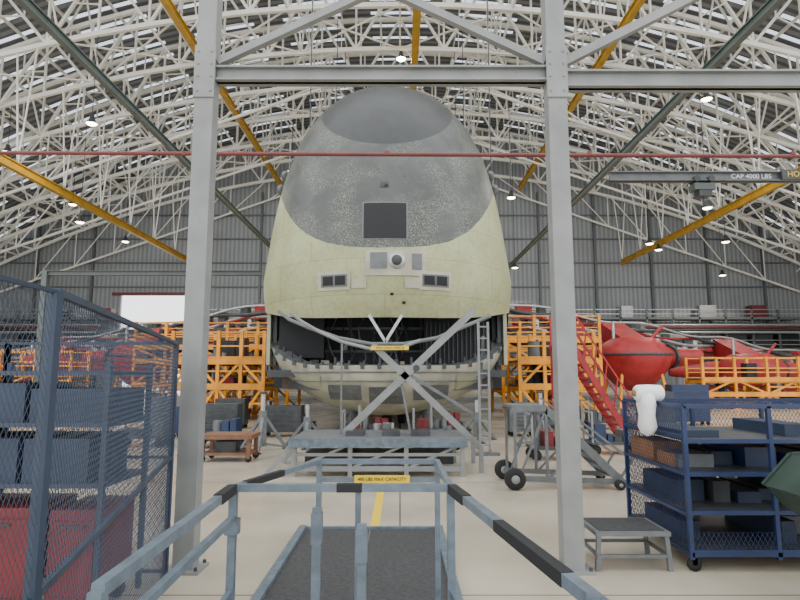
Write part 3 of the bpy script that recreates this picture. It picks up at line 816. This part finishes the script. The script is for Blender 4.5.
b.box(x0+0.03,x0+0.3,y1-0.6,y1-0.06,0.79,0.97,'card'); b.box(x0+0.04,x0+0.3,y0+0.35,y0+0.65,0.79,0.9,'card')
for x in (x0+0.03,x1-0.03):
    for y in (y0+0.03,y1-0.03):
        b.lathe((x,y-0.02,0.055),[(0,0),(0.055,0),(0.055,0.04),(0,0.04)],'tyre',14,'Y'); b.box(x-0.02,x+0.02,y-0.02,y+0.02,0.05,0.12,'darkgrey')
b.build()
b=B('plastic_film_roll',['white','card'])
b.lathe((2.22,5.5,1.435),[(0.0,-0.02),(0.06,-0.02),(0.075,0.0),(0.08,0.1),(0.075,0.22),(0.05,0.24),(0.0,0.24)],'white',20,'X')
b.lathe((2.22,5.5,1.435),[(0.0,-0.035),(0.03,-0.035),(0.03,-0.02)],'card',12,'X')
vs=[];fs=[]
nn=18
prof=[(0.04,0.05,0.06),(0.0,0.075,0.1),(-0.08,0.072,0.13),(-0.18,0.066,0.12),(-0.28,0.068,0.13),(-0.34,0.05,0.1),(-0.37,0.01,0.01)]
for dz,rx,ry in prof:
    for k in range(nn):
        t=2*math.pi*k/nn; w=1+0.07*math.sin(4*t+dz*30)
        vs.append((2.30+rx*math.cos(t)*w,5.5+ry*math.sin(t)*w,1.41+dz))
for i in range(len(prof)-1):
    for k in range(nn): fs.append((i*nn+k,i*nn+(k+1)%nn,(i+1)*nn+(k+1)%nn,(i+1)*nn+k))
b.add(vs,fs,'white',True); b.build()
b=B('metal_step_stool',['midgrey','steel','rubber'])
b.box(1.62,2.24,5.0,5.5,0.28,0.315,'midgrey'); b.box(1.66,2.2,5.04,5.46,0.315,0.322,'rubber')
for x in (1.65,2.21):
    for y in (5.03,5.47): b.beam((x,y,0.3),(x+(0.02 if x>2 else -0.02),y,0.0),0.035,0.035,'midgrey')
b.beam((1.64,5.02,0.12),(2.22,5.02,0.12),0.025,0.025,'midgrey'); b.beam((1.64,5.48,0.12),(2.22,5.48,0.12),0.025,0.025,'midgrey')
for x in (1.64,2.22): b.beam((x,5.0,0.12),(x,5.48,0.12),0.025,0.025,'midgrey')
b.build()
b=B('tipping_hopper',['green','darkgrey','tyre'])
pr=[(2.80,0.66),(2.68,0.80),(2.9,1.02),(3.6,1.05),(3.6,0.5),(3.05,0.5)]
vs=[(x,3.7,z) for x,z in pr]+[(x,4.4,z) for x,z in pr]
k=len(pr)
b.add(vs,[tuple(range(k)),tuple(range(2*k-1,k-1,-1))]+[(i,k+i,k+(i+1)%k,(i+1)%k) for i in range(k) if i!=2],'green')
b.beam((2.68,3.68,0.80),(2.9,3.68,1.02),0.025,0.025,'green'); b.beam((2.68,4.42,0.80),(2.9,4.42,1.02),0.025,0.025,'green'); b.beam((2.9,4.42,1.02),(3.6,4.42,1.05),0.025,0.025,'green'); b.beam((2.9,3.68,1.02),(3.6,3.68,1.05),0.025,0.025,'green')
for x in (3.1,3.55):
    for y in (3.75,4.3): b.beam((x,y,0.55),(x,y,0.1),0.04,0.04,'darkgrey'); b.lathe((x,y-0.02,0.07),[(0,0),(0.07,0),(0.07,0.04),(0,0.04)],'tyre',14,'Y')
b.build()

# ---------------------------------------------------------------- left cage with contents
b=B('wire_mesh_cage',['cage'])
A=Vector((-1.84,4.78,0)); C=Vector((-1.08,1.80,0)); D=Vector((-1.06,1.2,0)); E=Vector((-4.6,4.78,0)); Hc=1.86
Z=Vector((0,0,1))
def panel(p,q,sp,r,pw):
    for e in (p,q): b.beam(e,e+Z*Hc,pw,pw,'cage')
    for z in (0.08,0.95,Hc): b.beam(p+Z*z,q+Z*z,pw*0.7,pw*0.7,'cage')
    b.diamond(p+Z*0.08,q-p,Z*(Hc-0.08),sp,r,'cage')
panel(A,C,0.030,0.0009,0.034); panel(C,D,0.024,0.0006,0.018)
panel(A,A+(E-A)*0.5,0.045,0.0014,0.035); panel(A+(E-A)*0.5,E,0.045,0.0014,0.035)
b.build()
b=B('storage_shelf',['cage','bin','darkgrey','midgrey','blue'])
for x in (-4.3,-3.1,-1.99):
    for y in (4.0,4.65): b.beam((x,y,0),(x,y,1.7),0.035,0.035,'cage')
for z in (0.85,1.25,1.6): b.box(-4.3,-1.98,4.0,4.65,z,z+0.03,'cage')
random.seed(5)
for z,h in ((0.88,0.3),(1.28,0.28)):
    x=-4.25
    while x<-2.25:
        w=random.uniform(0.35,0.6); b.box(x,min(x+w,-2.0),4.03,4.6,z,z+h*random.uniform(0.8,1),random.choice(('bin','bin','blue','bin'))); x+=w+0.04
b.build()
cabinet(-3.05,4.02,0.62,0.72,'redbox',1); cabinet(-2.35,4.05,0.34,0.7,'redbox',1)

# ---------------------------------------------------------------- light
w=bpy.data.worlds.new('daylight'); S.world=w; w.use_nodes=True
bg=w.node_tree.nodes['Background']; bg.inputs['Color'].default_value=(0.97,0.985,1.0,1); bg.inputs['Strength'].default_value=2.6

cam=bpy.data.cameras.new('camera'); cam.sensor_width=36; cam.lens=26.1; cam.clip_start=0.05; cam.clip_end=300
co=bpy.data.objects.new('camera',cam); co.location=(0,0,1.6); co.rotation_euler=(math.radians(97.4),0,0); COL.objects.link(co); S.camera=co
